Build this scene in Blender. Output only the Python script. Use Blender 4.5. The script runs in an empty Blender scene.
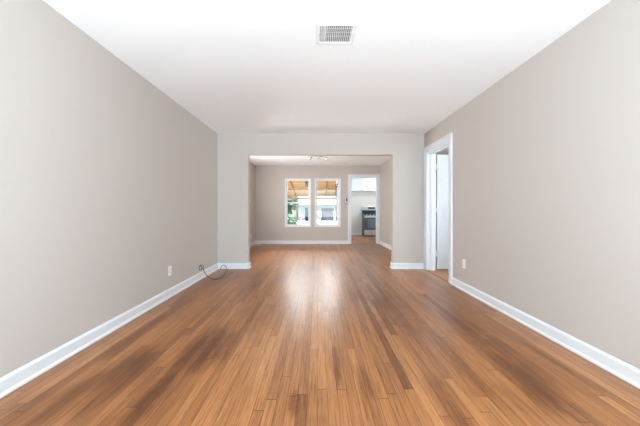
import bpy, bmesh, math, random
from mathutils import Vector, Matrix
random.seed(7)
scene = bpy.context.scene
COL = scene.collection
PI = math.pi

# ------------------------------------------------------------------ camera, world, sun, lights, exposure
cam_d = bpy.data.cameras.new('camera')
cam = bpy.data.objects.new('camera', cam_d); COL.objects.link(cam)
cam.location = (0, 0, 1.06); cam.rotation_euler = (PI/2, 0, 0)
cam_d.sensor_width = 36; cam_d.lens = 36*284/640
cam_d.shift_x = 2.5/640; cam_d.shift_y = -2.7/640
cam_d.clip_start = 0.05; cam_d.clip_end = 200
scene.camera = cam
scene.view_settings.view_transform = 'Standard'
scene.view_settings.look = 'None'
scene.view_settings.gamma = 1
scene.view_settings.use_curve_mapping = False
scene.view_settings.exposure = 0.13
scene.cycles.max_bounces = 10
scene.cycles.diffuse_bounces = 7
scene.cycles.transparent_max_bounces = 12
scene.cycles.sample_clamp_indirect = 6

w = bpy.data.worlds.new('sky'); scene.world = w; w.use_nodes = True
nt = w.node_tree; nt.nodes.clear()
sky = nt.nodes.new('ShaderNodeTexSky'); sky.sky_type = 'NISHITA'
sky.sun_disc = False; sky.sun_elevation = math.radians(48); sky.sun_rotation = math.radians(200)
bg = nt.nodes.new('ShaderNodeBackground'); bg.inputs[1].default_value = 0.24
wo = nt.nodes.new('ShaderNodeOutputWorld')
nt.links.new(sky.outputs[0], bg.inputs[0]); nt.links.new(bg.outputs[0], wo.inputs[0])

def light(name, typ, loc, rot, energy, color=(1, 1, 1), size=None, size_y=None, angle=None, spread=None):
    d = bpy.data.lights.new(name, typ); d.energy = energy; d.color = color
    if typ == 'AREA':
        d.shape = 'RECTANGLE'; d.size = size; d.size_y = size_y
        if spread: d.spread = math.radians(spread)
    if angle is not None: d.angle = angle
    if typ == 'POINT' and size: d.shadow_soft_size = size
    o = bpy.data.objects.new(name, d); COL.objects.link(o)
    o.location = loc; o.rotation_euler = rot
    return o
light('sun', 'SUN', (-8, -5, 12), Vector((-.8, -.45, .6)).to_track_quat('Z', 'Y').to_euler(), 25.0, (1, .96, .9), angle=.01)
DAY = (.70, .90, 1.04)
light('daylight_rear', 'AREA', (.06, -4.95, 1.42), (PI/2+.12, 0, 0), 110, DAY, 3.1, 1.75)            # faces +Y
light('fill_rear_up', 'AREA', (.06, -2.75, .16), (PI-math.radians(4), 0, 0), 670, DAY, 3.2, 2.8)     # added fill panel low behind the camera: faces up and forward
light('fill_left', 'AREA', (-1.90, -.95, 1.42), (PI/2, 0, -PI/2), 22, DAY, 1.7, 1.45)       # added fill light for the near walls, faces +X
light('fill_right', 'AREA', (2.00, -.95, 1.42), (PI/2, 0, PI/2), 22, DAY, 1.7, 1.45)        # added fill light for the near walls, faces -X
light('fill_dining', 'AREA', (-2.0, 6.7, 1.25), (PI/2+math.radians(22), 0, -PI/2), 92, (.95, .95, .93), 1.05, 1.3)       # added fill light at the added side window of the far room, tilted up
light('fill_windows', 'AREA', (-.15, 10.0, 2.36), (-math.radians(50), 0, 0), 150, (.93, .97, 1), 1.75, .34)       # added panel hidden under the patio cover, standing in for daylight through the windows
light('daylight_hall', 'AREA', (4.05, 4.3, 1.45), (PI/2+.2, 0, PI/2), 72, (.82, .92, 1), 1.1, 1.3)
light('daylight_kitchen', 'AREA', (3.30, 10.3, 1.55), (PI/2, 0, PI/2), 75, DAY, 1.0, 1.0)

# ------------------------------------------------------------------ materials
def new_mat(name):
    m = bpy.data.materials.new(name); m.use_nodes = True
    return m, m.node_tree, m.node_tree.nodes['Principled BSDF']
def srgb(r, g, b):
    f = lambda c: (c/255/12.92) if c/255 <= .04045 else ((c/255+.055)/1.055)**2.4
    return (f(r), f(g), f(b), 1)
def mat(name, col, rough=.5, metal=0, var=.04, nscale=8, bump=0, bscale=200, spec=.5):
    m, t, p = new_mat(name)
    n = t.nodes.new('ShaderNodeTexNoise'); n.inputs['Scale'].default_value = nscale; n.inputs['Detail'].default_value = 3
    tc = t.nodes.new('ShaderNodeTexCoord'); t.links.new(tc.outputs['Object'], n.inputs['Vector'])
    mx = t.nodes.new('ShaderNodeMix'); mx.data_type = 'RGBA'
    mx.inputs[6].default_value = tuple(c*(1-var) for c in col[:3])+(1,)
    mx.inputs[7].default_value = tuple(min(1, c*(1+var)) for c in col[:3])+(1,)
    t.links.new(n.outputs[0], mx.inputs[0]); t.links.new(mx.outputs[2], p.inputs['Base Color'])
    p.inputs['Roughness'].default_value = rough; p.inputs['Metallic'].default_value = metal
    p.inputs['Specular IOR Level'].default_value = spec
    if bump:
        b = t.nodes.new('ShaderNodeBump'); b.inputs['Strength'].default_value = bump; b.inputs['Distance'].default_value = .002
        n2 = t.nodes.new('ShaderNodeTexNoise'); n2.inputs['Scale'].default_value = bscale
        t.links.new(tc.outputs['Object'], n2.inputs['Vector'])
        t.links.new(n2.outputs[0], b.inputs['Height']); t.links.new(b.outputs[0], p.inputs['Normal'])
    return m

def N(t, typ, **kw):
    n = t.nodes.new(typ)
    for k, v in kw.items(): setattr(n, k, v)
    return n
def M(t, op, a, b=None, c=None):
    n = t.nodes.new('ShaderNodeMath'); n.operation = op
    for i, v in enumerate((a, b, c)):
        if v is None: continue
        if isinstance(v, (int, float)): n.inputs[i].default_value = v
        else: t.links.new(v, n.inputs[i])
    return n.outputs[0]
def ramp(t, fac, stops):
    r = t.nodes.new('ShaderNodeValToRGB'); e = r.color_ramp.elements
    while len(e) < len(stops): e.new(.5)
    for el, (p, c) in zip(e, stops):
        el.position = p; el.color = c if len(c) == 4 else (*c, 1)
    t.links.new(fac, r.inputs[0]); return r.outputs[0]
def xyz(t, x, y, z=0):
    c = t.nodes.new('ShaderNodeCombineXYZ')
    for i, v in enumerate((x, y, z)):
        if isinstance(v, (int, float)): c.inputs[i].default_value = v
        else: t.links.new(v, c.inputs[i])
    return c.outputs[0]
def noise(t, vec, scale=1, detail=3, rough=.5, dist=0):
    n = t.nodes.new('ShaderNodeTexNoise'); n.inputs['Scale'].default_value = scale
    n.inputs['Detail'].default_value = detail; n.inputs['Roughness'].default_value = rough
    n.inputs['Distortion'].default_value = dist
    t.links.new(vec, n.inputs['Vector']); return n.outputs[0]
def white(t, vec):
    n = t.nodes.new('ShaderNodeTexWhiteNoise'); n.noise_dimensions = '3D'
    t.links.new(vec, n.inputs['Vector']); return n.outputs[0]
def mulcol(t, a, b, fac=1.0):
    n = t.nodes.new('ShaderNodeMix'); n.data_type = 'RGBA'; n.blend_type = 'MULTIPLY'
    if isinstance(fac, (int, float)): n.inputs[0].default_value = fac
    else: t.links.new(fac, n.inputs[0])
    t.links.new(a, n.inputs[6])
    if isinstance(b, tuple): n.inputs[7].default_value = b
    else: t.links.new(b, n.inputs[7])
    return n.outputs[2]

def floor_material():
    m, t, p = new_mat('worn oak strip floor')
    tc = N(t, 'ShaderNodeTexCoord'); sp = N(t, 'ShaderNodeSeparateXYZ')
    t.links.new(tc.outputs['Object'], sp.inputs[0]); X, Y = sp.outputs[0], sp.outputs[1]
    W = .057
    xr = M(t, 'DIVIDE', X, W); row = M(t, 'FLOOR', xr); fx = M(t, 'FRACT', xr)
    r1 = white(t, xyz(t, row, 3.3, 1.7))
    ln = M(t, 'MULTIPLY_ADD', white(t, xyz(t, row, 9.1, 4.2)), 1.1, .9)
    yy = M(t, 'DIVIDE', M(t, 'MULTIPLY_ADD', r1, 7.0, Y), ln)
    seg = M(t, 'FLOOR', yy); fy = M(t, 'FRACT', yy)
    rb = white(t, xyz(t, row, seg, .5)); rb2 = white(t, xyz(t, seg, row, 7.5))
    base = ramp(t, rb, [(0, srgb(128, 80, 43)), (.12, srgb(154, 100, 57)), (.55, srgb(165, 109, 63)), (.9, srgb(174, 117, 69)), (1, srgb(186, 129, 80))])
    # grain along the board: fine pores plus broad cathedral bands
    off = M(t, 'MULTIPLY', rb, 60)
    gv = xyz(t, M(t, 'MULTIPLY', X, 70), M(t, 'MULTIPLY', Y, 1.7), off)
    g = noise(t, gv, 1, 5, .68, 1.1)
    base = mulcol(t, base, ramp(t, g, [(.32, (.50, .45, .40)), (.42, (.84, .81, .78)), (.54, (1.0, 1.0, 1.0)), (.8, (1.18, 1.18, 1.18))]), .95)
    gv2 = xyz(t, M(t, 'MULTIPLY', X, 260), M(t, 'MULTIPLY', Y, 5), M(t, 'MULTIPLY', rb2, 40))
    g2 = noise(t, gv2, 1, 3, .6)
    base = mulcol(t, base, ramp(t, g2, [(.38, (.66, .62, .57)), (.52, (1, 1, 1)), (.75, (1.12, 1.12, 1.12))]), .85)
    # dark stains soaked along the strips where the finish wore off
    blot = noise(t, xyz(t, M(t, 'MULTIPLY', X, 16), M(t, 'MULTIPLY', Y, 3.0), M(t, 'MULTIPLY', rb2, 1.2)), 1, 4, .65, .5)
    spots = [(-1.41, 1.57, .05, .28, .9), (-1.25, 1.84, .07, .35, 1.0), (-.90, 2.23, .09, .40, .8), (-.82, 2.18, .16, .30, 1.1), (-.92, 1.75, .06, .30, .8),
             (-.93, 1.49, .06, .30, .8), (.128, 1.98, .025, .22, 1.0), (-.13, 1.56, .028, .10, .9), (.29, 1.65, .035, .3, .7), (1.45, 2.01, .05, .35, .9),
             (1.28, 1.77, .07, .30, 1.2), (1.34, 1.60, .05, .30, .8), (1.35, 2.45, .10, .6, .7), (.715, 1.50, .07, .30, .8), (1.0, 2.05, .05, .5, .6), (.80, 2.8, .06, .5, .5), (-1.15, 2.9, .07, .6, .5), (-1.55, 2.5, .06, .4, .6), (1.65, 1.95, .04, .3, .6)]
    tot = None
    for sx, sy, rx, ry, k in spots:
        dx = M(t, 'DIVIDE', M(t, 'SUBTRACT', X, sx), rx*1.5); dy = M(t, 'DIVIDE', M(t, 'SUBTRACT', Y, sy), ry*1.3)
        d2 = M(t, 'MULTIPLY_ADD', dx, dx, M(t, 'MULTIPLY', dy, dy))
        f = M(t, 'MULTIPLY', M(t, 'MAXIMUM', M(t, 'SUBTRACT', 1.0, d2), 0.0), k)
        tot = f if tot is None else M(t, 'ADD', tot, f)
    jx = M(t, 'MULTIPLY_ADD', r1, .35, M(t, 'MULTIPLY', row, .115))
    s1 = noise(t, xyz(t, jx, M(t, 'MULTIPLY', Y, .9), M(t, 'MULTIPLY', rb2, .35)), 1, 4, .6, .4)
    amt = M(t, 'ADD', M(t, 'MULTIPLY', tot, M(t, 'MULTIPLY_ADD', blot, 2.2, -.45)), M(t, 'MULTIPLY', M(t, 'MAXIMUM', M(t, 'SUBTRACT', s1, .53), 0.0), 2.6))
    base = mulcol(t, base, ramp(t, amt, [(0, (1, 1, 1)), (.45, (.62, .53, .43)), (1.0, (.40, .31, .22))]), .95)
    s2 = noise(t, xyz(t, M(t, 'MULTIPLY', X, 1.3), M(t, 'MULTIPLY', Y, .55), 5.2), 1, 2)
    base = mulcol(t, base, ramp(t, s2, [(.35, (.90, .89, .88)), (.6, (1.05, 1.05, 1.05))]), 1.0)
    # seams
    ex = M(t, 'ABSOLUTE', M(t, 'SUBTRACT', fx, .5))
    seamx = M(t, 'GREATER_THAN', ex, .473)
    ey = M(t, 'MULTIPLY', M(t, 'SUBTRACT', .5, M(t, 'ABSOLUTE', M(t, 'SUBTRACT', fy, .5))), ln)
    seamy = M(t, 'LESS_THAN', ey, .003)
    seam = M(t, 'MAXIMUM', seamx, seamy)
    base = mulcol(t, base, (.42, .36, .32, 1), M(t, 'MULTIPLY', seam, .9))
    t.links.new(base, p.inputs['Base Color'])
    rr = M(t, 'MULTIPLY_ADD', noise(t, xyz(t, M(t, 'MULTIPLY', X, 3), M(t, 'MULTIPLY', Y, 3), 0), 1, 4), .05, .275)
    t.links.new(M(t, 'MULTIPLY_ADD', M(t, 'SUBTRACT', g, .5), .04, rr), p.inputs['Roughness'])
    b = N(t, 'ShaderNodeBump'); b.inputs['Strength'].default_value = .3; b.inputs['Distance'].default_value = .001
    t.links.new(noise(t, xyz(t, M(t, 'MULTIPLY', X, 6), M(t, 'MULTIPLY', Y, 1.6), 0), 1, 1), b.inputs['Height']); t.links.new(b.outputs[0], p.inputs['Normal'])
    p.inputs['Specular IOR Level'].default_value = .5
    return m
MF = floor_material()
M_wall = mat('greige wall paint', (.545, .496, .455), .75, var=.012, nscale=2, bump=.15, bscale=160, spec=.25)
M_kwall = mat('cream kitchen wall paint', (.66, .62, .57), .7, var=.012, nscale=2)
M_ceil = mat('white ceiling paint', (.92, .94, .95), .85, var=.008, nscale=2, bump=.1, bscale=120, spec=.2)
M_trim = mat('white gloss trim paint', (.76, .79, .815), .35, var=.015, nscale=5)
M_plate = mat('white plastic plate', (.86, .86, .86), .35)
M_slot = mat('dark slot', (.03, .03, .03), .6)
M_black = mat('black plastic', (.02, .02, .022), .4)
M_chrome = mat('brushed nickel', (.55, .55, .54), .3, 1)
M_brass = mat('painted hinge', (.62, .63, .64), .35, .4)
M_steel = mat('stainless steel', (.60, .62, .65), .32, .85, nscale=20)
M_dkgrey = mat('dark grey enamel', (.06, .065, .075), .4)
M_ovglass = mat('dark oven glass', (.035, .04, .055), .08)
M_cab = mat('white cabinet paint', (.70, .71, .71), .4)
M_cable = mat('dark cable jacket', (.06, .055, .055), .45)
M_duct = mat('galvanised duct', (.45, .45, .45), .5, .3)
M_frost = mat('frosted lamp glass', (.85, .85, .84), .25)
M_board = None
def board_material(name, c1, c2, axis=1, width=.14):
    m, t, p = new_mat(name)
    tc = N(t, 'ShaderNodeTexCoord'); sp = N(t, 'ShaderNodeSeparateXYZ'); t.links.new(tc.outputs['Object'], sp.inputs[0])
    a = sp.outputs[axis]; o = sp.outputs[1-axis] if axis < 2 else sp.outputs[0]
    r = M(t, 'DIVIDE', a, width); row = M(t, 'FLOOR', r); f = M(t, 'FRACT', r)
    rb = white(t, xyz(t, row, 2.2, 4.4))
    base = ramp(t, rb, [(0, c1), (1, c2)])
    g = noise(t, xyz(t, M(t, 'MULTIPLY', o, 2.5), M(t, 'MULTIPLY', a, 50), rb), 1, 4)
    base = mulcol(t, base, ramp(t, g, [(.3, (.75, .72, .68)), (.6, (1, 1, 1))]), .7)
    seam = M(t, 'GREATER_THAN', M(t, 'ABSOLUTE', M(t, 'SUBTRACT', f, .5)), .465)
    base = mulcol(t, base, (.4, .35, .3, 1), seam)
    t.links.new(base, p.inputs['Base Color']); p.inputs['Roughness'].default_value = .7
    return m
M_patio = board_material('tan patio ceiling boards', srgb(214, 182, 136), srgb(238, 210, 168), 1, .19)
M_rafter = mat('weathered tan rafter wood', srgb(176, 136, 92), .7, var=.15, nscale=12)
M_post = mat('grey brown post wood', srgb(150, 140, 122), .75, var=.15, nscale=12)
M_siding = board_material('white horizontal siding', (.80, .80, .80, 1), (.88, .88, .88, 1), 2, .16)
M_roofing = mat('pale grey roofing', (.62, .64, .68), .8, var=.1, nscale=4)
M_gwin = mat('blue grey window glass', (.10, .13, .20), .1)
M_conc = mat('pale concrete', (.33, .32, .30), .85, var=.08, nscale=3)
M_grass = mat('dry lawn', (.07, .09, .04), .9, var=.3, nscale=6)
M_leaf = mat('leaf green', (.14, .27, .17), .5, var=.45, nscale=4)
M_bark = mat('bark', (.15, .12, .09), .9, var=.2, nscale=10)
def glass_material():
    m = bpy.data.materials.new('window glass'); m.use_nodes = True; t = m.node_tree; t.nodes.clear()
    tr = N(t, 'ShaderNodeBsdfTransparent'); gl = N(t, 'ShaderNodeBsdfGlossy'); gl.inputs['Roughness'].default_value = .01
    fr = N(t, 'ShaderNodeFresnel'); fr.inputs[0].default_value = 1.45
    mx = N(t, 'ShaderNodeMixShader'); o = N(t, 'ShaderNodeOutputMaterial')
    tr.inputs[0].default_value = (.95, .97, .97, 1)
    t.links.new(fr.outputs[0], mx.inputs[0]); t.links.new(tr.outputs[0], mx.inputs[1]); t.links.new(gl.outputs[0], mx.inputs[2])
    t.links.new(mx.outputs[0], o.inputs[0]); return m
M_glass = glass_material()
def lamp_material(name, strength, col=(1, .97, .92, 1)):
    m, t, p = new_mat(name)
    p.inputs['Base Color'].default_value = (.9, .9, .9, 1)
    p.inputs['Emission Color'].default_value = col; p.inputs['Emission Strength'].default_value = strength
    return m

# ------------------------------------------------------------------ mesh helpers
def BM(): return bmesh.new()
def box(bm, x0, x1, y0, y1, z0, z1, mtx=None):
    vs = [bm.verts.new(Vector(v)) for v in ((x0, y0, z0), (x1, y0, z0), (x1, y1, z0), (x0, y1, z0), (x0, y0, z1), (x1, y0, z1), (x1, y1, z1), (x0, y1, z1))]
    for f in ((0, 3, 2, 1), (4, 5, 6, 7), (0, 1, 5, 4), (1, 2, 6, 5), (2, 3, 7, 6), (3, 0, 4, 7)):
        bm.faces.new([vs[i] for i in f])
    if mtx is not None:
        for v in vs: v.co = mtx @ v.co
    return bm
def lathe(bm, prof, mtx=None, seg=24):
    """prof: (radius, z) pairs, spun about z"""
    rings = []
    for r, z in prof:
        if r < 1e-5: rings.append([bm.verts.new((0, 0, z))])
        else: rings.append([bm.verts.new((r*math.cos(2*PI*i/seg), r*math.sin(2*PI*i/seg), z)) for i in range(seg)])
    for a, b in zip(rings, rings[1:]):
        for i in range(seg):
            j = (i+1) % seg
            if len(a) == 1 and len(b) == 1: continue
            if len(a) == 1: bm.faces.new((a[0], b[i], b[j]))
            elif len(b) == 1: bm.faces.new((a[i], a[j], b[0]))
            else: bm.faces.new((a[i], a[j], b[j], b[i]))
    if len(rings[0]) > 1: bm.faces.new(list(reversed(rings[0])))
    if len(rings[-1]) > 1: bm.faces.new(rings[-1])
    if mtx is not None:
        for ring in rings:
            for v in ring: v.co = mtx @ v.co
    return bm
def tube(bm, pts, r, seg=8, sub=6):
    P = [Vector(p) for p in pts]
    Q = []
    for i in range(len(P)-1):
        p0 = P[max(i-1, 0)]; p1 = P[i]; p2 = P[i+1]; p3 = P[min(i+2, len(P)-1)]
        for k in range(sub):
            u = k/sub
            Q.append(.5*((2*p1)+(p2-p0)*u+(2*p0-5*p1+4*p2-p3)*u*u+(3*p1-p0-3*p2+p3)*u**3))
    Q.append(P[-1])
    rings = []; up = Vector((0, 0, 1))
    d0 = (Q[1]-Q[0]).normalized()
    n = d0.orthogonal().normalized()
    for i, q in enumerate(Q):
        d = (Q[min(i+1, len(Q)-1)]-Q[max(i-1, 0)]).normalized()
        n = (n-d*n.dot(d)).normalized(); b = d.cross(n)
        rings.append([bm.verts.new(q+r*(math.cos(2*PI*k/seg)*n+math.sin(2*PI*k/seg)*b)) for k in range(seg)])
    for a, b in zip(rings, rings[1:]):
        for k in range(seg):
            bm.faces.new((a[k], a[(k+1) % seg], b[(k+1) % seg], b[k]))
    bm.faces.new(list(reversed(rings[0]))); bm.faces.new(rings[-1])
    return bm
def obj(name, bm, m, parent=None, bevel=0, smooth=False, loc=None):
    bmesh.ops.recalc_face_normals(bm, faces=bm.faces)
    me = bpy.data.meshes.new(name); bm.to_mesh(me); bm.free()
    o = bpy.data.objects.new(name, me); COL.objects.link(o)
    if m: me.materials.append(m)
    if smooth:
        for f in me.polygons: f.use_smooth = True
    if parent: o.parent = parent
    if loc: o.location = loc
    if bevel:
        md = o.modifiers.new('bevel', 'BEVEL'); md.width = bevel; md.segments = 2; md.limit_method = 'ANGLE'
    return o
def tag(o, label=None, cat=None, group=None, kind=None):
    if label: o['label'] = label
    if cat: o['category'] = cat
    if group: o['group'] = group
    if kind: o['kind'] = kind
    return o
def thing(name, label, cat, loc=(0, 0, 0), rz=0, group=None):
    o = bpy.data.objects.new(name, None); COL.objects.link(o); o.location = loc; o.rotation_euler = (0, 0, rz)
    o.empty_display_size = .1
    return tag(o, label, cat, group)
def struct(name, bm, m, parent=None, label=None, cat=None, bevel=0):
    o = obj(name, bm, m, parent, bevel)
    if not parent: tag(o, label, cat, kind='structure')
    return o
def B(*boxes):
    bm = BM()
    for b in boxes: box(bm, *b)
    return bm
def copy_tree(o, parent=None):
    c = o.copy(); COL.objects.link(c); c.parent = parent
    for ch in [x for x in COL.objects if x.parent == o]: copy_tree(ch, c)
    return c

# ------------------------------------------------------------------ room dimensions
XL, XR, Y0, Y1, H = -1.813, 1.938, -5.0, 5.154, 2.445
OX0, OX1, OZ = -1.262, 1.370, 2.072
HD = 2.485   # far room ceiling            # the wide opening
TP = .12                                      # partition thickness
YP = Y1+TP
DL, DR, Y2 = -1.97, 1.985, 9.0                # far (dining) room
YK = Y2+.14                                   # kitchen starts
KX0, KX1, Y3 = .96, 3.24, 12.1
DY0, DY1, DZ = 4.165, 5.035, 2.085            # door in right wall
XH = XR+.14                                   # hall side of right wall
HX1, HY0, HY1 = 4.0, 3.0, 6.8
KD0, KD1, KDZ = 1.054, 1.895, 2.117           # kitchen doorway
W1 = (-1.022, -.222); W2 = (-.076, .724); WZ = (.546, 2.054)

# floor and ceiling
struct('floor', B((-2.15, 4.2, -5.2, YK, -.2, 0), (KX0-.15, 3.5, YK, 12.3, -.2, 0)), MF,
       label='worn orange brown oak strip floor with dark stains', cat='floor')
struct('ceiling_dining', B((DL-.14, DR+.12, YP, Y2, HD, HD+.16)), M_ceil, label='white ceiling of the far room', cat='ceiling')
struct('ceiling', B((-2.15, 4.2, -5.2, YP, H, H+.2), (DR+.12, 4.2, YP, YK, H, H+.2), (-2.15, DR+.12, Y2, YK, HD, HD+.2), (KX0-.15, 3.5, YK, 12.3, H, H+.2)), M_ceil,
       label='plain white painted ceiling', cat='ceiling')

def wall_with_hole(axis, a0, a1, t0, t1, holes, z1=H):
    """wall running along axis ('x' or 'y') from a0 to a1, thickness t0..t1; holes (h0,h1,z0,z1)"""
    bm = BM()
    def add(p0, p1, z0, z1_):
        if p1-p0 < 1e-4 or z1_-z0 < 1e-4: return
        if axis == 'x': box(bm, p0, p1, t0, t1, z0, z1_)
        else: box(bm, t0, t1, p0, p1, z0, z1_)
    cur = a0
    for h0, h1, hz0, hz1 in sorted(holes):
        add(cur, h0, 0, z1); add(h0, h1, 0, hz0); add(h0, h1, hz1, z1); cur = h1
    add(cur, a1, 0, z1)
    return bm
SW = (-1.8, -.1, .7, 2.15)    # unseen side windows added behind the camera to let fill light in
struct('wall_left', wall_with_hole('y', Y0, Y1, XL-.14, XL, [SW]), M_wall, label='long greige wall on the left with outlet and cable plate', cat='wall')
struct('wall_right', wall_with_hole('y', Y0, Y1, XR, XH, [SW, (DY0, DY1, 0, DZ)]), M_wall, label='long greige wall on the right with the door opening', cat='wall')
struct('wall_partition', wall_with_hole('x', XL-.14, XH, Y1, YP, [(OX0, OX1, 0, OZ)]), M_wall, label='greige partition wall with the wide square opening', cat='wall')
struct('wall_rear', wall_with_hole('x', XL-.14, XH, Y0-.14, Y0, [(-1.5, 1.62, .5, 2.3)]), M_wall, label='greige wall behind the camera', cat='wall')
struct('wall_dining_left', wall_with_hole('y', YP, Y2, DL-.14, DL, [(6.15, 7.25, .5, 2.1)], HD), M_wall, label='left side wall of the far room', cat='wall')
struct('wall_dining_right', wall_with_hole('y', YP, Y2, DR, DR+.12, [], HD), M_wall, label='right side wall of the far room', cat='wall')
struct('wall_back', wall_with_hole('x', DL-.14, 3.5, Y2, YK, [(*W1, *WZ), (*W2, *WZ), (KD0, KD1, 0, KDZ)], HD), M_wall, label='greige far wall with two windows and kitchen doorway', cat='wall')
struct('wall_kitchen_back', wall_with_hole('x', KX0-.14, KX1+.14, Y3, Y3+.14, []), M_kwall, label='pale kitchen back wall behind the range', cat='wall')
struct('wall_kitchen_left', wall_with_hole('y', YK, Y3, KX0-.14, KX0, []), M_kwall, label='kitchen left wall', cat='wall')
struct('wall_kitchen_right', wall_with_hole('y', YK, Y3, KX1, KX1+.14, [(9.8, 10.8, 1.05, 2.05)]), M_kwall, label='kitchen right wall', cat='wall')
struct('wall_hall_right', wall_with_hole('y', HY0, HY1, HX1, HX1+.14, [(3.75, 4.85, .8, 2.1)]), M_wall, label='hall outer wall', cat='wall')
struct('wall_hall_near', wall_with_hole('x', XH, HX1, HY0-.1, HY0, []), M_wall, label='near wall of the side hall', cat='wall')
struct('wall_hall_far', wall_with_hole('x', DR+.12, HX1, HY1, HY1+.1, []), M_wall, label='far wall of the side hall', cat='wall')

# baseboards --------------------------------------------------------
BP = [(0, 0), (.027, 0), (.0265, .010), (.022, .018), (.0145, .021), (.0145, .084), (.0125, .090), (.008, .095), (.006, .101), (0, .103)]
def baseboard(name, x0, y0, x1, y1, nx, ny, label, e0=0, e1=0):
    """run from (x0,y0) to (x1,y1) on a wall whose room side faces (nx,ny); e0/e1 mitre the ends by the profile depth"""
    bm = BM(); d = Vector((x1-x0, y1-y0)).normalized()
    A = []; Bb = []
    for dd, z in BP:
        A.append(bm.verts.new((x0+nx*dd+d.x*dd*e0, y0+ny*dd+d.y*dd*e0, z)))
        Bb.append(bm.verts.new((x1+nx*dd-d.x*dd*e1, y1+ny*dd-d.y*dd*e1, z)))
    n = len(BP)
    for i in range(n):
        j = (i+1) % n; bm.faces.new((A[i], A[j], Bb[j], Bb[i]))
    bm.faces.new(A); bm.faces.new(list(reversed(Bb)))
    struct(name, bm, M_trim, label=label, cat='baseboard')
CW = .093     # casing width
baseboard('baseboard_left', XL, Y0, XL, Y1, 1, 0, 'white baseboard along the long left wall', 1, 1)
baseboard('baseboard_right', XR, Y0, XR, DY0-CW, -1, 0, 'white baseboard along the long right wall', 1, 0)
baseboard('baseboard_partition_left', XL, Y1, OX0, Y1, 0, -1, 'short white baseboard left of the wide opening', 1, -1)
baseboard('baseboard_partition_right', OX1, Y1, XR, Y1, 0, -1, 'short white baseboard right of the wide opening', -1, 0)
baseboard('baseboard_jamb_left', OX0, Y1, OX0, YP, 1, 0, 'white baseboard return on the left side of the opening', -1, -1)
baseboard('baseboard_jamb_right', OX1, Y1, OX1, YP, -1, 0, 'white baseboard return on the right side of the opening', -1, -1)
baseboard('baseboard_dining_front_left', DL, YP, OX0, YP, 0, 1, 'white baseboard behind the partition, left', 1, -1)
baseboard('baseboard_dining_front_right', OX1, YP, DR, YP, 0, 1, 'white baseboard behind the partition, right', -1, 1)
baseboard('baseboard_dining_left', DL, YP, DL, Y2, 1, 0, 'white baseboard on the far room left wall', 1, 1)
baseboard('baseboard_dining_right', DR, YP, DR, Y2, -1, 0, 'white baseboard on the far room right wall', 1, 0)
baseboard('baseboard_back', DL, Y2, KD0-CW, Y2, 0, -1, 'white baseboard under the two windows', 1, 0)
baseboard('baseboard_kitchen', KX0, Y3, 1.88, Y3, 0, -1, 'white baseboard on the kitchen back wall left of the range', 1, 0)
baseboard('baseboard_kitchen_left', KX0, YK, KX0, Y3, 1, 0, 'white baseboard on the kitchen left wall', 0, 1)
baseboard('baseboard_rear', XL, Y0, XR, Y0, 0, 1, 'white baseboard behind the camera', 1, 1)
baseboard('baseboard_hall_far', DR+.12, HY1, HX1, HY1, 0, -1, 'white baseboard on the hall far wall', 0, 1)

# door casings ------------------------------------------------------
def casing_y(name, xs, out, y0, y1, z, label, far=CW):
    """casing round an opening in a wall along y; face x=xs, protruding toward out (+-1)"""
    bm = BM()
    def b(ya, yb, za, zb, th): box(bm, min(xs, xs+out*th), max(xs, xs+out*th), ya, yb, za, zb)
    b(y0-CW+.022, y0, 0, z, .018); b(y1, y1+far-.022, 0, z, .018); b(y0-CW+.022, y1+far-.022, z, z+CW-.02, .018)
    b(y0-CW, y0-CW+.022, 0, z+CW-.02, .026); b(y1+far-.022, y1+far, 0, z+CW-.02, .026); b(y0-CW, y1+far, z+CW-.02, z+CW, .026)
    struct(name, bm, M_trim, label=label, cat='door casing', bevel=.003)
def casing_x(name, ys, out, x0, x1, z, label, right=CW):
    bm = BM()
    def b(xa, xb, za, zb, th): box(bm, xa, xb, min(ys, ys+out*th), max(ys, ys+out*th), za, zb)
    h = z+CW*.85
    b(x0-CW+.02, x0, 0, z, .018); b(x1, x1+right, 0, z, .018); b(x0-CW+.02, x1+right, z, h-.02, .018)
    b(x0-CW, x0-CW+.02, 0, h-.02, .026); b(x0-CW, x1+right, h-.02, h, .026)
    struct(name, bm, M_trim, label=label, cat='door casing', bevel=.003)
casing_y('trim_1', XR, -1, DY0, DY1, DZ, 'white casing around the door opening in the right wall')
casing_y('trim_2', XH, 1, DY0, DY1, DZ, 'white casing on the hall side of the side door')
casing_x('trim_3', Y2, -1, KD0, KD1, KDZ, 'white casing around the kitchen doorway', right=DR-KD1)
casing_x('trim_4', YK, 1, KD0, KD1, KDZ, 'white casing on the kitchen side of the doorway')
# jamb linings with stops
JT = .02
bm = B((XR-.003, XH+.003, DY0, DY0+JT, 0, DZ), (XR-.003, XH+.003, DY1-JT, DY1, 0, DZ), (XR-.003, XH+.003, DY0+JT, DY1-JT, DZ-JT, DZ),
       (XH-.075, XH-.04, DY0+JT, DY0+JT+.012, 0, DZ-JT), (XH-.075, XH-.04, DY1-JT-.012, DY1-JT, 0, DZ-JT), (XH-.075, XH-.04, DY0+JT+.012, DY1-JT-.012, DZ-JT-.012, DZ-JT))
struct('trim_5', bm, M_trim, label='white jamb lining of the side door opening', cat='door jamb')
struct('trim_6', B((KD0, KD0+JT, Y2-.003, YK+.003, 0, KDZ), (KD1-JT, KD1, Y2-.003, YK+.003, 0, KDZ), (KD0+JT, KD1-JT, Y2-.003, YK+.003, KDZ-JT, KDZ)),
       M_trim, label='white jamb lining of the kitchen doorway', cat='door jamb')
M_thresh = mat('oak threshold', srgb(158, 106, 66), .35, var=.12, nscale=20)
struct('trim_7', B((XR-.01, XR+.055, DY0+JT, DY1-JT, 0, .008)), M_thresh, label='thin oak threshold under the side door opening', cat='threshold', bevel=.004)
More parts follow.
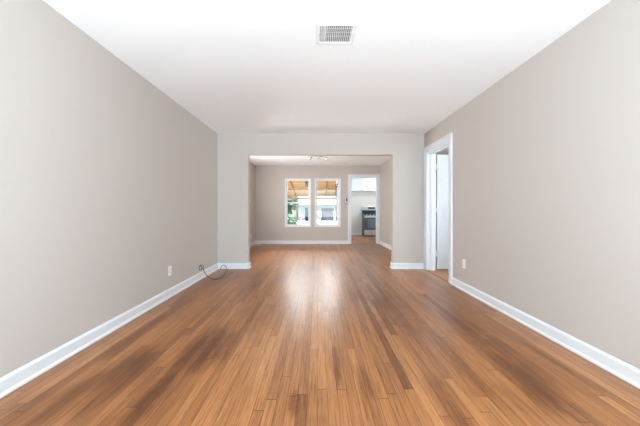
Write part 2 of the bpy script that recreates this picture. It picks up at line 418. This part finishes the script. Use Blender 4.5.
struct('trim_8', B((KD0+JT, KD1-JT, Y2+.02, Y2+.085, 0, .007)), M_thresh, label='thin oak threshold in the kitchen doorway', cat='threshold', bevel=.003)

# side door, standing open into the hall ---------------------------
door = bpy.data.objects.new('door_1', None); COL.objects.link(door)
door.location = (XH+.036, DY1+.02, 0); door.rotation_euler = (0, 0, math.radians(4))
tag(door, 'white painted door standing open into the side hall', 'door', kind='structure')
DW, DH = .80, 2.055
bm = BM()
box(bm, .018, DW, .012, .03, .012, DH)
box(bm, .018, .125, .004, .038, .012, DH); box(bm, DW-.113, DW, .004, .038, .012, DH)
for z0, z1 in ((.012, .22), (.93, 1.05), (DH-.12, DH)): box(bm, .125, DW-.113, .004, .038, z0, z1)
M_door = mat('white door paint', (.62, .65, .68), .35)
obj('door_panel', bm, M_door, door, bevel=.002)
for z in (.28, 1.06, 1.83):
    bm = BM(); box(bm, -.034, .034, -.002, .004, z-.045, z+.045)
    lathe(bm, [(.0075, z-.047), (.0075, z+.047)], Matrix.Translation((-.002, -.006, 0)), 12)
    lathe(bm, [(.005, z+.047), (.004, z+.055), (0, z+.057)], Matrix.Translation((-.002, -.006, 0)), 12)
    obj('door_hinge', bm, M_brass, door)
for sgn in (-1, 1):
    bm = BM(); R = Matrix.Translation((DW-.065, .021+sgn*.017, .96)) @ Matrix.Rotation(-sgn*PI/2, 4, 'X')
    lathe(bm, [(.03, 0), (.03, .004), (.012, .007), (.011, .03), (.02, .036), (.027, .048), (.024, .06), (0, .065)], R, 20)
    obj('door_knob', bm, M_chrome, door, smooth=True)

# windows -----------------------------------------------------------
def window(name, axis, a0, a1, z0, z1, face, depth, inward, label, sash=True, sill=False, fw=.045):
    """opening a0..a1 along axis, wall between face (room side) and face-inward*depth. inward: direction of the room"""
    root = bpy.data.objects.new(name, None); COL.objects.link(root)
    tag(root, label, 'window', kind='structure')
    def mk(bm, a, b, zz0, zz1, d0, d1):        # d measured from the room face outward
        p, q = face-inward*d0, face-inward*d1; lo, hi = min(p, q), max(p, q)
        if axis == 'x': box(bm, a, b, lo, hi, zz0, zz1)
        else: box(bm, lo, hi, a, b, zz0, zz1)
    bm = BM(); t = .018
    mk(bm, a0, a0+t, z0+t, z1-t, 0, depth); mk(bm, a1-t, a1, z0+t, z1-t, 0, depth)
    mk(bm, a0, a1, z1-t, z1, 0, depth); mk(bm, a0, a1, z0, z0+t, 0, depth)
    # thin trim bead round the opening on the wall face
    mk(bm, a0-.012, a0+t, z0+t, z1-t, -.008, .0); mk(bm, a1-t, a1+.012, z0+t, z1-t, -.008, .0)
    mk(bm, a0-.012, a1+.012, z1-t, z1+.012, -.008, .0); mk(bm, a0-.012, a1+.012, z0-.012, z0+t, -.008, .0)
    if sill: mk(bm, a0-.03, a1+.03, z0-.02, z0, -.03, 0)
    obj('window_frame', bm, M_trim, root)
    zm = (z0+z1)/2+.0
    spans = [(z0+t, zm+.018, .045, .07), (zm-.018, z1-t, .075, .10)] if sash else [(z0+t, z1-t, .05, .08)]
    for s0, s1, d0, d1 in spans:
        b = BM(); i0, i1 = a0+t, a1-t
        mk(b, i0, i0+fw, s0, s1, d0, d1); mk(b, i1-fw, i1, s0, s1, d0, d1)
        mk(b, i0+fw, i1-fw, s0, s0+(fw*1.1 if s0 < zm-.1 else .036), d0, d1); mk(b, i0+fw, i1-fw, s1-.036, s1, d0, d1)
        so = obj('sash', b, M_trim, root)
        g = BM(); mk(g, i0+fw-.004, i1-fw+.004, s0+.03, s1-.03, (d0+d1)/2-.002, (d0+d1)/2+.002)
        obj('pane', g, M_glass, so)
    if sash:
        b = BM(); mid = (a0+a1)/2; mk(b, mid-.03, mid+.03, zm+.018, zm+.03, .045, .075)
        obj('sash_lock', b, M_chrome, root)
    return root
window('window_1', 'x', *W1, *WZ, Y2, .14, -1, 'left of the two white sash windows, green tree outside')
window('window_2', 'x', *W2, *WZ, Y2, .14, -1, 'right of the two white sash windows, next to the kitchen doorway')
window('window_3', 'x', -1.5, 1.62, .5, 2.3, Y0, .14, 1, 'wide window behind the camera', sash=False)
window('window_4_added', 'y', SW[0], SW[1], SW[2], SW[3], XL, .14, 1, 'added unseen left side window behind the camera')
window('window_5_added', 'y', SW[0], SW[1], SW[2], SW[3], XR, .14, -1, 'added unseen right side window behind the camera')
window('window_6_added', 'y', 6.15, 7.25, .5, 2.1, DL, .14, 1, 'added side window in the far room left wall, out of view')  # invented opening, added to light the far room
window('window_7', 'y', 3.75, 4.85, .8, 2.1, HX1, .14, -1, 'hall window')
window('window_8', 'y', 9.8, 10.8, 1.05, 2.05, KX1, .14, -1, 'kitchen window')

def sun_block_blind(x, y0, y1, z0, z1, label):  # opaque sheet added outside an unseen window to keep the sun out
    r = thing('sun_block_blind', label, 'blind', (x, (y0+y1)/2, z0))
    hy = (y1-y0)/2; hz_ = z1-z0
    obj('fabric', B((-.004, .004, -hy, hy, .02, hz_)), M_blind, r)
    bm = BM(); lathe(bm, [(.022, -hy), (.022, hy)], Matrix.Translation((0, 0, hz_)) @ Matrix.Rotation(PI/2, 4, 'X'), 14); obj('roller', bm, M_plate, r)
    obj('bottom_rail', B((-.01, .01, -hy, hy, 0, .02)), M_plate, r)
M_blind = mat('white blind fabric', (.8, .8, .78), .8)
sun_block_blind(DL-.17, 6.1, 7.3, .45, 2.15, 'added white blind blocking the sun outside the added side window of the far room')
sun_block_blind(XL-.17, SW[0]-.05, SW[1]+.05, SW[2]-.05, SW[3]+.05, 'added white blind blocking the sun outside the added left window behind the camera')

# ------------------------------------------------------------------ ceiling register
vent = thing('ceiling_vent', 'white rectangular metal air register on the ceiling', 'vent', (.142, 2.225, H))
hw, hd = .155, .130; iw, idp = .122, .104
bm = BM()
def ringframe(bm, o, z_o, i, z_i):
    a = [bm.verts.new((x*o[0], y*o[1], z_o)) for x, y in ((-1, -1), (1, -1), (1, 1), (-1, 1))]
    b = [bm.verts.new((x*i[0], y*i[1], z_i)) for x, y in ((-1, -1), (1, -1), (1, 1), (-1, 1))]
    for k in range(4): bm.faces.new((a[k], a[(k+1) % 4], b[(k+1) % 4], b[k]))
ringframe(bm, (hw, hd), 0, (hw, hd), -.004); ringframe(bm, (hw, hd), -.004, (hw-.012, hd-.012), -.012)
ringframe(bm, (hw-.012, hd-.012), -.012, (iw+.006, idp+.006), -.012); ringframe(bm, (iw+.006, idp+.006), -.012, (iw, idp), -.008)
ringframe(bm, (iw, idp), -.008, (iw, idp), -.001)
bmesh.ops.remove_doubles(bm, verts=bm.verts, dist=1e-5)
obj('frame', bm, M_plate, vent)
bm = BM(); box(bm, -iw, iw, -idp, idp, -.0015, -.0005)
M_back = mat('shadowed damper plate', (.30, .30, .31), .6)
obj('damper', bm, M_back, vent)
def slat_bm(x, tilt, l0, l1):
    bm = BM(); box(bm, -.0009, .0009, l0, l1, -.0055, .0055, Matrix.Translation((x, 0, -.0075)) @ Matrix.Rotation(tilt, 4, 'Y')); return bm
xs = [-.113, -.103, -.093] + [-.068+i*.0152 for i in range(13)]
for i, x in enumerate(xs):
    obj('slat', slat_bm(x, math.radians(-38 if i < 3 else 32), -idp, idp), M_plate, vent)
bm = BM()
for y in (-.065, -.02, .03): box(bm, -iw, iw, y-.0012, y+.0012, -.0035, -.0015)
box(bm, -.087, -.077, -idp, idp, -.012, -.006)
obj('crossbar', bm, M_plate, vent)
for sx in (-1, 1):
    bm = BM(); lathe(bm, [(.004, -.014), (.004, -.012), (0, -.0121)], Matrix.Translation((sx*(hw-.026), 0, 0)), 10)
    obj('screw', bm, M_chrome, vent)

# ------------------------------------------------------------------ outlets
def outlet(loc, rz, label):
    r = thing('wall_outlet', label, 'outlet', loc, rz)     # local: plate in xz plane, facing -y
    bm = B((-.036, .036, -.006, 0, -.059, .059)); obj('cover_plate', bm, M_plate, r, bevel=.003)
    for dz in (-.021, .021):
        bm = BM(); box(bm, -.0165, .0165, -.008, -.005, dz-.0135, dz+.0135)
        s = obj('socket', bm, mat_socket, r, bevel=.002)
        bm = BM(); box(bm, -.0075, -.0055, -.0085, -.0078, dz-.003, dz+.006); box(bm, .0055, .0075, -.0085, -.0078, dz-.002, dz+.006)
        lathe(bm, [(.0022, -.0004), (.0022, .0003)], Matrix.Translation((0, -.0082, dz-.008)) @ Matrix.Rotation(PI/2, 4, 'X'), 10)
        obj('slot', bm, M_slot, s)
    bm = BM(); lathe(bm, [(.003, 0), (.003, .001)], Matrix.Translation((0, -.006, 0)) @ Matrix.Rotation(PI/2, 4, 'X'), 10)
    obj('screw', bm, M_chrome, r)
    return r
mat_socket = mat('outlet face', (.80, .80, .80), .3)
outlet((XL, 3.485, .318), PI/2, 'white duplex outlet low on the long left wall')
outlet((XR, 3.75, .352), -PI/2, 'white duplex outlet low on the right wall beside the door casing')
outlet((DL, 8.45, .286), PI/2, 'tiny white outlet on the far room left wall, through the opening')

# ------------------------------------------------------------------ cable plate and cable
cp = thing('cable_wall_plate', 'small metal cable box low on the left wall near the corner', 'cable plate', (XL, 4.377, .172), PI/2)
bm = BM(); box(bm, -.03, .03, -.004, 0, -.034, .034); obj('backplate', bm, M_dkgrey, cp, bevel=.002)
bm = BM(); box(bm, -.017, .017, -.02, -.004, -.014, .014); obj('junction_block', bm, M_plate, cp, bevel=.003)
bm = BM(); lathe(bm, [(.006, 0), (.006, .014), (.0045, .015), (.0045, .022), (0, .022)], Matrix.Translation((0, -.02, 0)) @ Matrix.Rotation(PI/2, 4, 'X'), 12); obj('connector', bm, M_chrome, cp)
ca = thing('coaxial_cable', 'loose dark cable trailing from the wall plate onto the floor corner', 'cable', (XL, 4.377, 0))
def rel(p): return (p[0]-XL, p[1]-4.377, p[2])
R_ = .0048
pts = [(XL+.036, 4.377, .172), (XL+.055, 4.372, .160), (XL+.062, 4.385, .120), (XL+.10, 4.385, .06), (XL+.165, 4.37, .018), (-1.57, 4.35, R_),
       (-1.525, 4.38, R_), (-1.505, 4.50, R_), (-1.535, 4.70, R_), (-1.575, 4.88, R_), (-1.605, 5.02, R_+.003), (-1.622, 5.06, .03), (-1.645, 5.06, .075),
       (-1.675, 5.04, .088), (-1.70, 5.02, .06), (-1.708, 5.00, .025), (-1.708, 4.99, .012)]
obj('cable_jacket', tube(BM(), [rel(p) for p in pts], R_, 10, 6), M_cable, ca, smooth=True)
bm = BM(); lathe(bm, [(.0062, 0), (.0062, .012), (.0045, .013), (.0045, .017), (0, .017)], Matrix.Translation(rel((-1.708, 4.988, 0))), 12); obj('connector', bm, M_chrome, ca)
# short second pigtail looping round the plate
bm = tube(BM(), [(0.004, -.02, .03), (.028, -.035, .05), (.04, -.03, .02), (.035, -.02, -.02), (.02, .01, -.03), (.034, .04, -.005), (.03, .05, .03), (.012, .045, .035)], .0042, 8, 6)
pg = obj('cable_pigtail', bm, M_cable, cp, smooth=True)
pg.rotation_euler = (0, 0, -PI/2)

# ------------------------------------------------------------------ holder on the back wall next to the kitchen doorway
wh = thing('wall_key_holder', 'tiny black wall-mounted holder between right window and kitchen doorway', 'wall holder', (.905, Y2, 1.38))
obj('handset', B((-.004, .036, -.045, 0, -.045, .062)), M_black, wh, bevel=.006)
obj('ledge', B((-.058, .04, -.05, 0, -.105, -.09)), mat('dark grey ledge', (.08, .08, .08), .5), wh, bevel=.003)
obj('backplate', B((-.012, .04, -.008, 0, -.10, .07)), M_plate, wh)

# ------------------------------------------------------------------ three-arm ceiling light in the far room
cl = thing('ceiling_spotlight', 'white three-headed ceiling light in the far room seen through the opening', 'ceiling light', (.03, 7.35, HD))
bm = BM(); lathe(bm, [(.085, 0), (.085, -.012), (.07, -.024), (.02, -.03), (.018, -.045), (0, -.047)], None, 28); obj('canopy', bm, M_plate, cl, smooth=False)
for k, (ex, ey) in enumerate(((-.20, -.04), (.03, -.15), (.19, .05))):
    arm = obj('arm', tube(BM(), [(0, 0, -.036), (ex*.5, ey*.5, -.028), (ex*.95, ey*.95, -.045), (ex, ey, -.062)], .007, 8, 5), M_chrome, cl, smooth=True)
    d = Vector((ex, ey, -.12)).normalized(); q = Vector((0, 0, 1)).rotation_difference(d).to_matrix().to_4x4()
    bm = BM(); lathe(bm, [(.018, -.03), (.03, -.02), (.04, .02), (.048, .05), (.044, .05), (.036, .02), (0, .0)], Matrix.Translation((ex, ey, -.07)) @ q, 20)
    sh = obj('lamp_shade', bm, M_chrome, cl, smooth=True)
    bm = BM(); lathe(bm, [(0, .005), (.02, .012), (.032, .028), (.03, .042), (0, .05)], Matrix.Translation((ex, ey, -.07)) @ q, 16)
    obj('bulb', bm, M_frost, sh, smooth=True)

# ------------------------------------------------------------------ kitchen
def shaker_door(x0, x1, z0, z1, y):
    bm = BM(); r = .055
    box(bm, x0+r, x1-r, y+.008, y+.018, z0+r, z1-r)
    box(bm, x0, x0+r, y, y+.018, z0, z1); box(bm, x1-r, x1, y, y+.018, z0, z1)
    box(bm, x0+r, x1-r, y, y+.018, z0, z0+r); box(bm, x0+r, x1-r, y, y+.018, z1-r, z1)
    return bm
def knob(bm, x, y, z):
    lathe(bm, [(.006, 0), (.006, .012), (.013, .018), (.012, .024), (0, .027)], Matrix.Translation((x, y, z)) @ Matrix.Rotation(PI/2, 4, 'X'), 14)
def upper_cabinet(x0, x1, label):
    yb, yf = Y3, Y3-.32; z0, z1 = 1.865, 2.43
    c = thing('upper_cabinet', label, 'cabinet', ((x0+x1)/2, Y3-.001, z0), group=None)
    cx = (x0+x1)/2; L = lambda bm: (bmesh.ops.translate(bm, verts=bm.verts, vec=(-cx, -Y3, -z0)), bm)[1]
    obj('body', L(B((x0+.001, x1-.001, yf, yb, z0, z1))), M_cab, c)
    for k, (a, b) in enumerate(((x0+.006, cx-.0025), (cx+.0025, x1-.006))):
        d = obj('cabinet_door', L(shaker_door(a, b, z0+.006, z1-.006, yf-.018)), M_cab, c, bevel=.0015)
        bm = BM(); knob(bm, (b-.028) if k == 0 else (a+.028), yf-.018, z0+.035); obj('cabinet_knob', L(bm), M_dkgrey, d)
upper_cabinet(.965, 1.396, 'white upper cabinet at the left end of the kitchen run')
upper_cabinet(1.397, 2.30, 'white upper cabinet with two doors and dark knobs above the range')
upper_cabinet(2.301, 3.2, 'white upper cabinet at the right end of the kitchen run')

rx0, rx1, ryf, ryb = 1.895, 2.655, 11.46, 12.09
rg = thing('gas_range', 'stainless and black kitchen range under the cabinets, seen through the doorway', 'range', ((rx0+rx1)/2, (ryf+ryb)/2, 0))
rc = ((rx0+rx1)/2, (ryf+ryb)/2)
def RB(*bs):
    bm = B(*bs); bmesh.ops.translate(bm, verts=bm.verts, vec=(-rc[0], -rc[1], 0)); return bm
obj('body', RB((rx0, rx1, ryf+.03, ryb, .04, .905), (rx0+.03, rx1-.03, ryf+.08, ryb-.03, 0, .04)), M_dkgrey, rg, bevel=.004)
obj('cooktop', RB((rx0-.002, rx1+.002, ryf+.0, ryb-.06, .905, .925)), M_ovglass, rg, bevel=.004)
bm = BM()
for cx in (rx0+.19, rx1-.19):
    for cy in (ryf+.17, ryf+.42):
        for a in range(2):
            for o in (-.1, 0, .1):
                if a: box(bm, cx+o-.006, cx+o+.006, cy-.115, cy+.115, .94, .955)
                else: box(bm, cx-.16, cx+.16, cy+o-.006, cy+o+.006, .94, .955)
        for sx in (-.15, .15):
            for sy in (-.1, .1): box(bm, cx+sx-.007, cx+sx+.007, cy+sy-.007, cy+sy+.007, .924, .945)
bmesh.ops.translate(bm, verts=bm.verts, vec=(-rc[0], -rc[1], 0)); obj('burner_grate', bm, M_black, rg)
bg_ = obj('backguard', RB((rx0, rx1, ryb-.07, ryb, .905, 1.06)), M_black, rg)
ctl = obj('control_panel', RB((rx0, rx1, ryb-.075, ryb, 1.06, 1.225)), M_steel, rg, bevel=.008)
obj('display', RB((rx0+.24, rx0+.53, ryb-.078, ryb-.07, 1.115, 1.195)), M_ovglass, ctl)
fp = obj('front_panel', RB((rx0, rx1, ryf+.0, ryf+.035, .855, .905)), M_dkgrey, rg, bevel=.004)
for k in range(5):
    bm = BM(); lathe(bm, [(.02, 0), (.018, .02), (0, .022)], Matrix.Translation((rx0+.1+k*.14-rc[0], ryf-rc[1], .882)) @ Matrix.Rotation(PI/2, 4, 'X'), 16)
    obj('control_knob', bm, M_steel, fp)
od = obj('oven_door', RB((rx0+.004, rx1-.004, ryf, ryf+.035, .27, .85)), M_dkgrey, rg, bevel=.004)
obj('oven_window', RB((rx0+.14, rx1-.14, ryf-.003, ryf+.003, .37, .70)), mat('oven window glass', (.14, .16, .21), .12), od)
obj('door_trim', RB((rx0+.004, rx1-.004, ryf-.004, ryf+.002, .765, .85)), M_steel, od)
bm = BM(); lathe(bm, [(.012, -.33), (.012, .33)], Matrix.Translation((0, ryf-.045-rc[1], .80)) @ Matrix.Rotation(PI/2, 4, 'Y'), 14)
for sx in (-.3, .3): box(bm, sx-.01, sx+.01, ryf-.045-rc[1], ryf-rc[1], .79, .81)
obj('handle', bm, M_steel, od)
dr = obj('storage_drawer', RB((rx0+.004, rx1-.004, ryf, ryf+.035, .05, .262)), M_steel, rg, bevel=.004)
obj('drawer_lip', RB((rx0+.1, rx1-.1, ryf-.012, ryf+.001, .235, .25)), M_steel, dr)

kl = thing('kitchen_ceiling_light', 'round flush white kitchen ceiling light', 'ceiling light', (2.55, 11.05, H))
bm = BM(); lathe(bm, [(.15, 0), (.15, -.02), (.14, -.025)], None, 28); obj('canopy', bm, M_plate, kl)
bm = BM(); lathe(bm, [(.138, -.024), (.12, -.055), (.07, -.075), (0, -.08)], None, 28); obj('diffuser', bm, lamp_material('lit diffuser', 1.6), kl, smooth=True)
light('kitchen_lamp', 'POINT', (2.55, 11.05, H-.17), (0, 0, 0), 16, (1, .95, .88), size=.1)

# ------------------------------------------------------------------ outside
GZ = -.45
struct('ground', B((-30, 30, YK, 45, GZ-.2, GZ), (-30, -2.15, -15, YK, GZ-.2, GZ), (4.2, 30, -15, YK, GZ-.2, GZ), (-2.15, 4.2, -15, -5.2, GZ-.2, GZ)), M_grass, label='lawn outside', cat='ground')
struct('patio_slab', B((-3.4, KX0-.16, YK, 15.2, GZ, GZ+.06), (KX0-.16, 3.4, 12.3, 15.2, GZ, GZ+.06)), M_conc, label='pale concrete patio outside the windows', cat='patio')
pc = thing('patio_cover', 'tan wooden patio cover with rafters outside the two windows', 'patio cover', (0, 0, 0))
SL = -.147
def pz(y): return 2.62+SL*(y-YK)
PX0, PX1, PY1 = -3.2, 3.4, 14.6
def slope_box(bm, x0, x1, y0, y1, dz0, dz1):
    vs = []
    for dz in (dz0, dz1):
        for (x, y) in ((x0, y0), (x1, y0), (x1, y1), (x0, y1)): vs.append(bm.verts.new((x, y, pz(y)+dz)))
    for f in ((0, 3, 2, 1), (4, 5, 6, 7), (0, 1, 5, 4), (1, 2, 6, 5), (2, 3, 7, 6), (3, 0, 4, 7)): bm.faces.new([vs[i] for i in f])
def translucent_boards():
    m = M_patio; t = m.node_tree; p = t.nodes['Principled BSDF']
    c = p.inputs['Base Color'].links[0].from_socket
    tr = N(t, 'ShaderNodeBsdfTranslucent'); t.links.new(c, tr.inputs[0])
    mx = N(t, 'ShaderNodeMixShader'); mx.inputs[0].default_value = .26
    t.links.new(p.outputs[0], mx.inputs[1]); t.links.new(tr.outputs[0], mx.inputs[2])
    t.links.new(mx.outputs[0], t.nodes['Material Output'].inputs[0])
    return m
translucent_boards()
bm = BM(); slope_box(bm, PX0, KX0-.16, YK+.01, PY1+.3, .0, .03); slope_box(bm, KX0-.16, PX1, 12.3, PY1+.3, .0, .03)
obj('roof_boards', bm, M_patio, pc)
for x in (-2.9, -2.0, -1.1, -.2, .40, 1.35, 2.3, 3.2):
    bm = BM(); slope_box(bm, x-.025, x+.025, (YK+.01 if x < KX0-.16 else 12.3), PY1+.2, -.10, .0); obj('rafter', bm, M_rafter, pc)
for y in (11.3, 13.0):
    bm = BM(); slope_box(bm, PX0, KX0-.16 if y < 12.3 else PX1, y-.03, y+.03, -.06, 0); obj('batten', bm, M_rafter, pc)
bm = BM(); box(bm, PX0, PX1, PY1-.09, PY1, pz(PY1)-.20, pz(PY1)-.085); obj('beam', bm, M_rafter, pc)
for x in (-3.05, -1.03, 1.3, 3.2):
    bm = BM(); box(bm, x-.045, x+.045, PY1-.09, PY1, GZ+.06, pz(PY1)-.2); obj('post', bm, M_post, pc)

# hanging hook lanterns
def lantern(x, y, z, label):
    r = thing('hanging_lantern', label, 'lantern', (x, y, z))
    top = pz(y)-z-.16
    obj('chain', tube(BM(), [(0, 0, .10), (0, 0, (top+.1)/2), (0, 0, top)], .004, 6, 2), M_black, r)
    bm = BM(); lathe(bm, [(.02, .11), (.07, .07), (.07, .06), (.0, .06)], None, 12); obj('cap', bm, M_black, r)
    bm = BM(); lathe(bm, [(.045, .06), (.05, -.06), (.0, -.06)], None, 12); obj('glass', bm, M_gwin, r)
    bm = BM(); lathe(bm, [(.06, -.06), (.06, -.075), (.0, -.08)], None, 12); obj('base', bm, M_black, r)
lantern(-.40, 10.6, 2.03, 'small dark lantern hanging under the patio cover, seen in the left window')
KO = KX0-.14     # outer face of the kitchen wall
lp = thing('downspout', 'thin dark downspout at the house corner, right edge of the right window', 'downspout', (KO-.03, 12.05, GZ+.06))
zt = pz(12.05)-GZ-.06-.12
obj('pipe', tube(BM(), [(0, 0, .12), (0, 0, 1.0), (0, 0, zt)], .026, 10, 3), M_dkgrey, lp)
obj('outlet_elbow', tube(BM(), [(0, 0, .16), (-.01, 0, .06), (-.05, 0, .035), (-.12, 0, .03)], .027, 10, 4), M_dkgrey, lp)
for z in (.5, 1.6): obj('strap', B((-.028, .03, -.03, .03, z, z+.02)), M_dkgrey, lp)
pl = thing('porch_lamp', 'small dark ring shaped porch lamp high outside the right window', 'porch lamp', (KO, 11.0, 2.03))
obj('wall_bracket', B((-.015, 0, -.04, .04, -.06, .06), (-.10, -.015, -.012, .012, .05, .065)), M_black, pl)
obj('ring', tube(BM(), [(-.075+.05*math.sin(a), 0, .0-.05*math.cos(a)) for a in [2*PI*i/12 for i in range(13)]], .012, 8, 3), M_black, pl)
bm = BM(); lathe(bm, [(0, -.03), (.025, -.02), (.03, 0), (.02, .025), (0, .03)], Matrix.Translation((-.075, 0, 0)), 14); obj('globe', bm, M_frost, pl, smooth=True)

# garage
ga = thing('garage', 'low white sided garage beyond the patio with a barred window', 'building', (3.2, 22, GZ))
def GA(*bs):
    bm = B(*bs); bmesh.ops.translate(bm, verts=bm.verts, vec=(-3.2, -22, -GZ)); return bm
gx0, gx1 = -1.44, 7.8
obj('wall', GA((gx0, gx1, 22, 27, GZ, 1.58)), M_siding, ga)
bm = BM()
v = [bm.verts.new(p) for p in ((gx0-.3, 21.6, 1.50), (gx1+.3, 21.6, 1.50), (gx1+.3, 24.5, 2.5), (gx0-.3, 24.5, 2.5), (gx1+.3, 27.4, 1.50), (gx0-.3, 27.4, 1.50),
                               (gx0-.3, 21.6, 1.60), (gx1+.3, 21.6, 1.60), (gx1+.3, 24.5, 2.62), (gx0-.3, 24.5, 2.62), (gx1+.3, 27.4, 1.60), (gx0-.3, 27.4, 1.60))]
for f in ((0, 1, 2, 3), (3, 2, 4, 5), (6, 9, 8, 7), (9, 11, 10, 8), (0, 6, 7, 1), (5, 4, 10, 11), (0, 3, 9, 6), (3, 5, 11, 9), (1, 7, 8, 2), (2, 8, 10, 4)): bm.faces.new([v[i] for i in f])
bmesh.ops.translate(bm, verts=bm.verts, vec=(-3.2, -22, -GZ)); obj('roof', bm, M_roofing, ga)
def gwin(x0, x1, z0, z1, bars, glass):
    t = .045
    f = obj('window', GA((x0-t, x0, 21.96, 22, z0-t, z1+t), (x1, x1+t, 21.96, 22, z0-t, z1+t), (x0, x1, 21.96, 22, z1, z1+t), (x0, x1, 21.96, 22, z0-t, z0)), M_trim, ga)
    obj('pane', GA((x0, x1, 21.985, 22, z0, z1)), glass, f)
    if bars:
        obj('window_bars', GA(*[(x0+(x1-x0)*k/bars-.018, x0+(x1-x0)*k/bars+.018, 21.965, 21.985, z0, z1) for k in range(1, bars)]), mat('grey bars', (.18, .18, .2), .7, spec=.1), f)
M_gw2 = mat('curtained grey glass', (.055, .055, .07), .8, var=.6, nscale=5, spec=.1)
gwin(-.96, -.72, .15, 1.27, 0, mat('blue door glass', (.035, .055, .13), .8, spec=.1))
gwin(.30, 1.26, .15, 1.22, 6, M_gw2)

# trees beyond the patio, left
def tree(x, y, h, r, label, n=2600, seed=1, zc=None):
    rnd = random.Random(seed)
    t = thing('leafy_tree', label, 'tree', (x, y, GZ))
    tr = BM(); tube(tr, [(0, 0, 0), (.05, .02, h*.3), (-.03, 0, h*.55), (0, 0, h*.8)], .09, 8, 4)
    for k in range(5):
        a = k*2*PI/5; tube(tr, [(0, 0, h*.35), (math.cos(a)*r*.3, math.sin(a)*r*.3, h*.5), (math.cos(a)*r*.6, math.sin(a)*r*.6, h*.7)], .035, 6, 3)
    obj('trunk', tr, M_bark, t)
    bm = BM(); blobs = [(rnd.uniform(-.6, .6)*r, rnd.uniform(-.6, .6)*r, rnd.uniform(.18, .9)*h, rnd.uniform(.3, .55)*r) for _ in range(16)]
    for i in range(n):
        bx, by, bz, br = rnd.choice(blobs)
        d = Vector((rnd.gauss(0, 1), rnd.gauss(0, 1), rnd.gauss(0, 1))).normalized()*br*rnd.uniform(.6, 1)
        c = Vector((bx, by, bz))+d; u = Vector((rnd.gauss(0, 1), rnd.gauss(0, 1), rnd.gauss(0, .5))).normalized(); v_ = u.orthogonal().normalized()
        s = rnd.uniform(.06, .13)
        bm.faces.new([bm.verts.new(c+u*s), bm.verts.new(c+v_*s*.5), bm.verts.new(c-u*s), bm.verts.new(c-v_*s*.5)])
    obj('foliage', bm, M_leaf, t)
tree(-2.2, 18.5, 3.0, 1.15, 'green leafy tree outside the left window', seed=3)
tree(-4.4, 20.5, 4.2, 1.6, 'larger green tree beyond the patio to the left', seed=5)
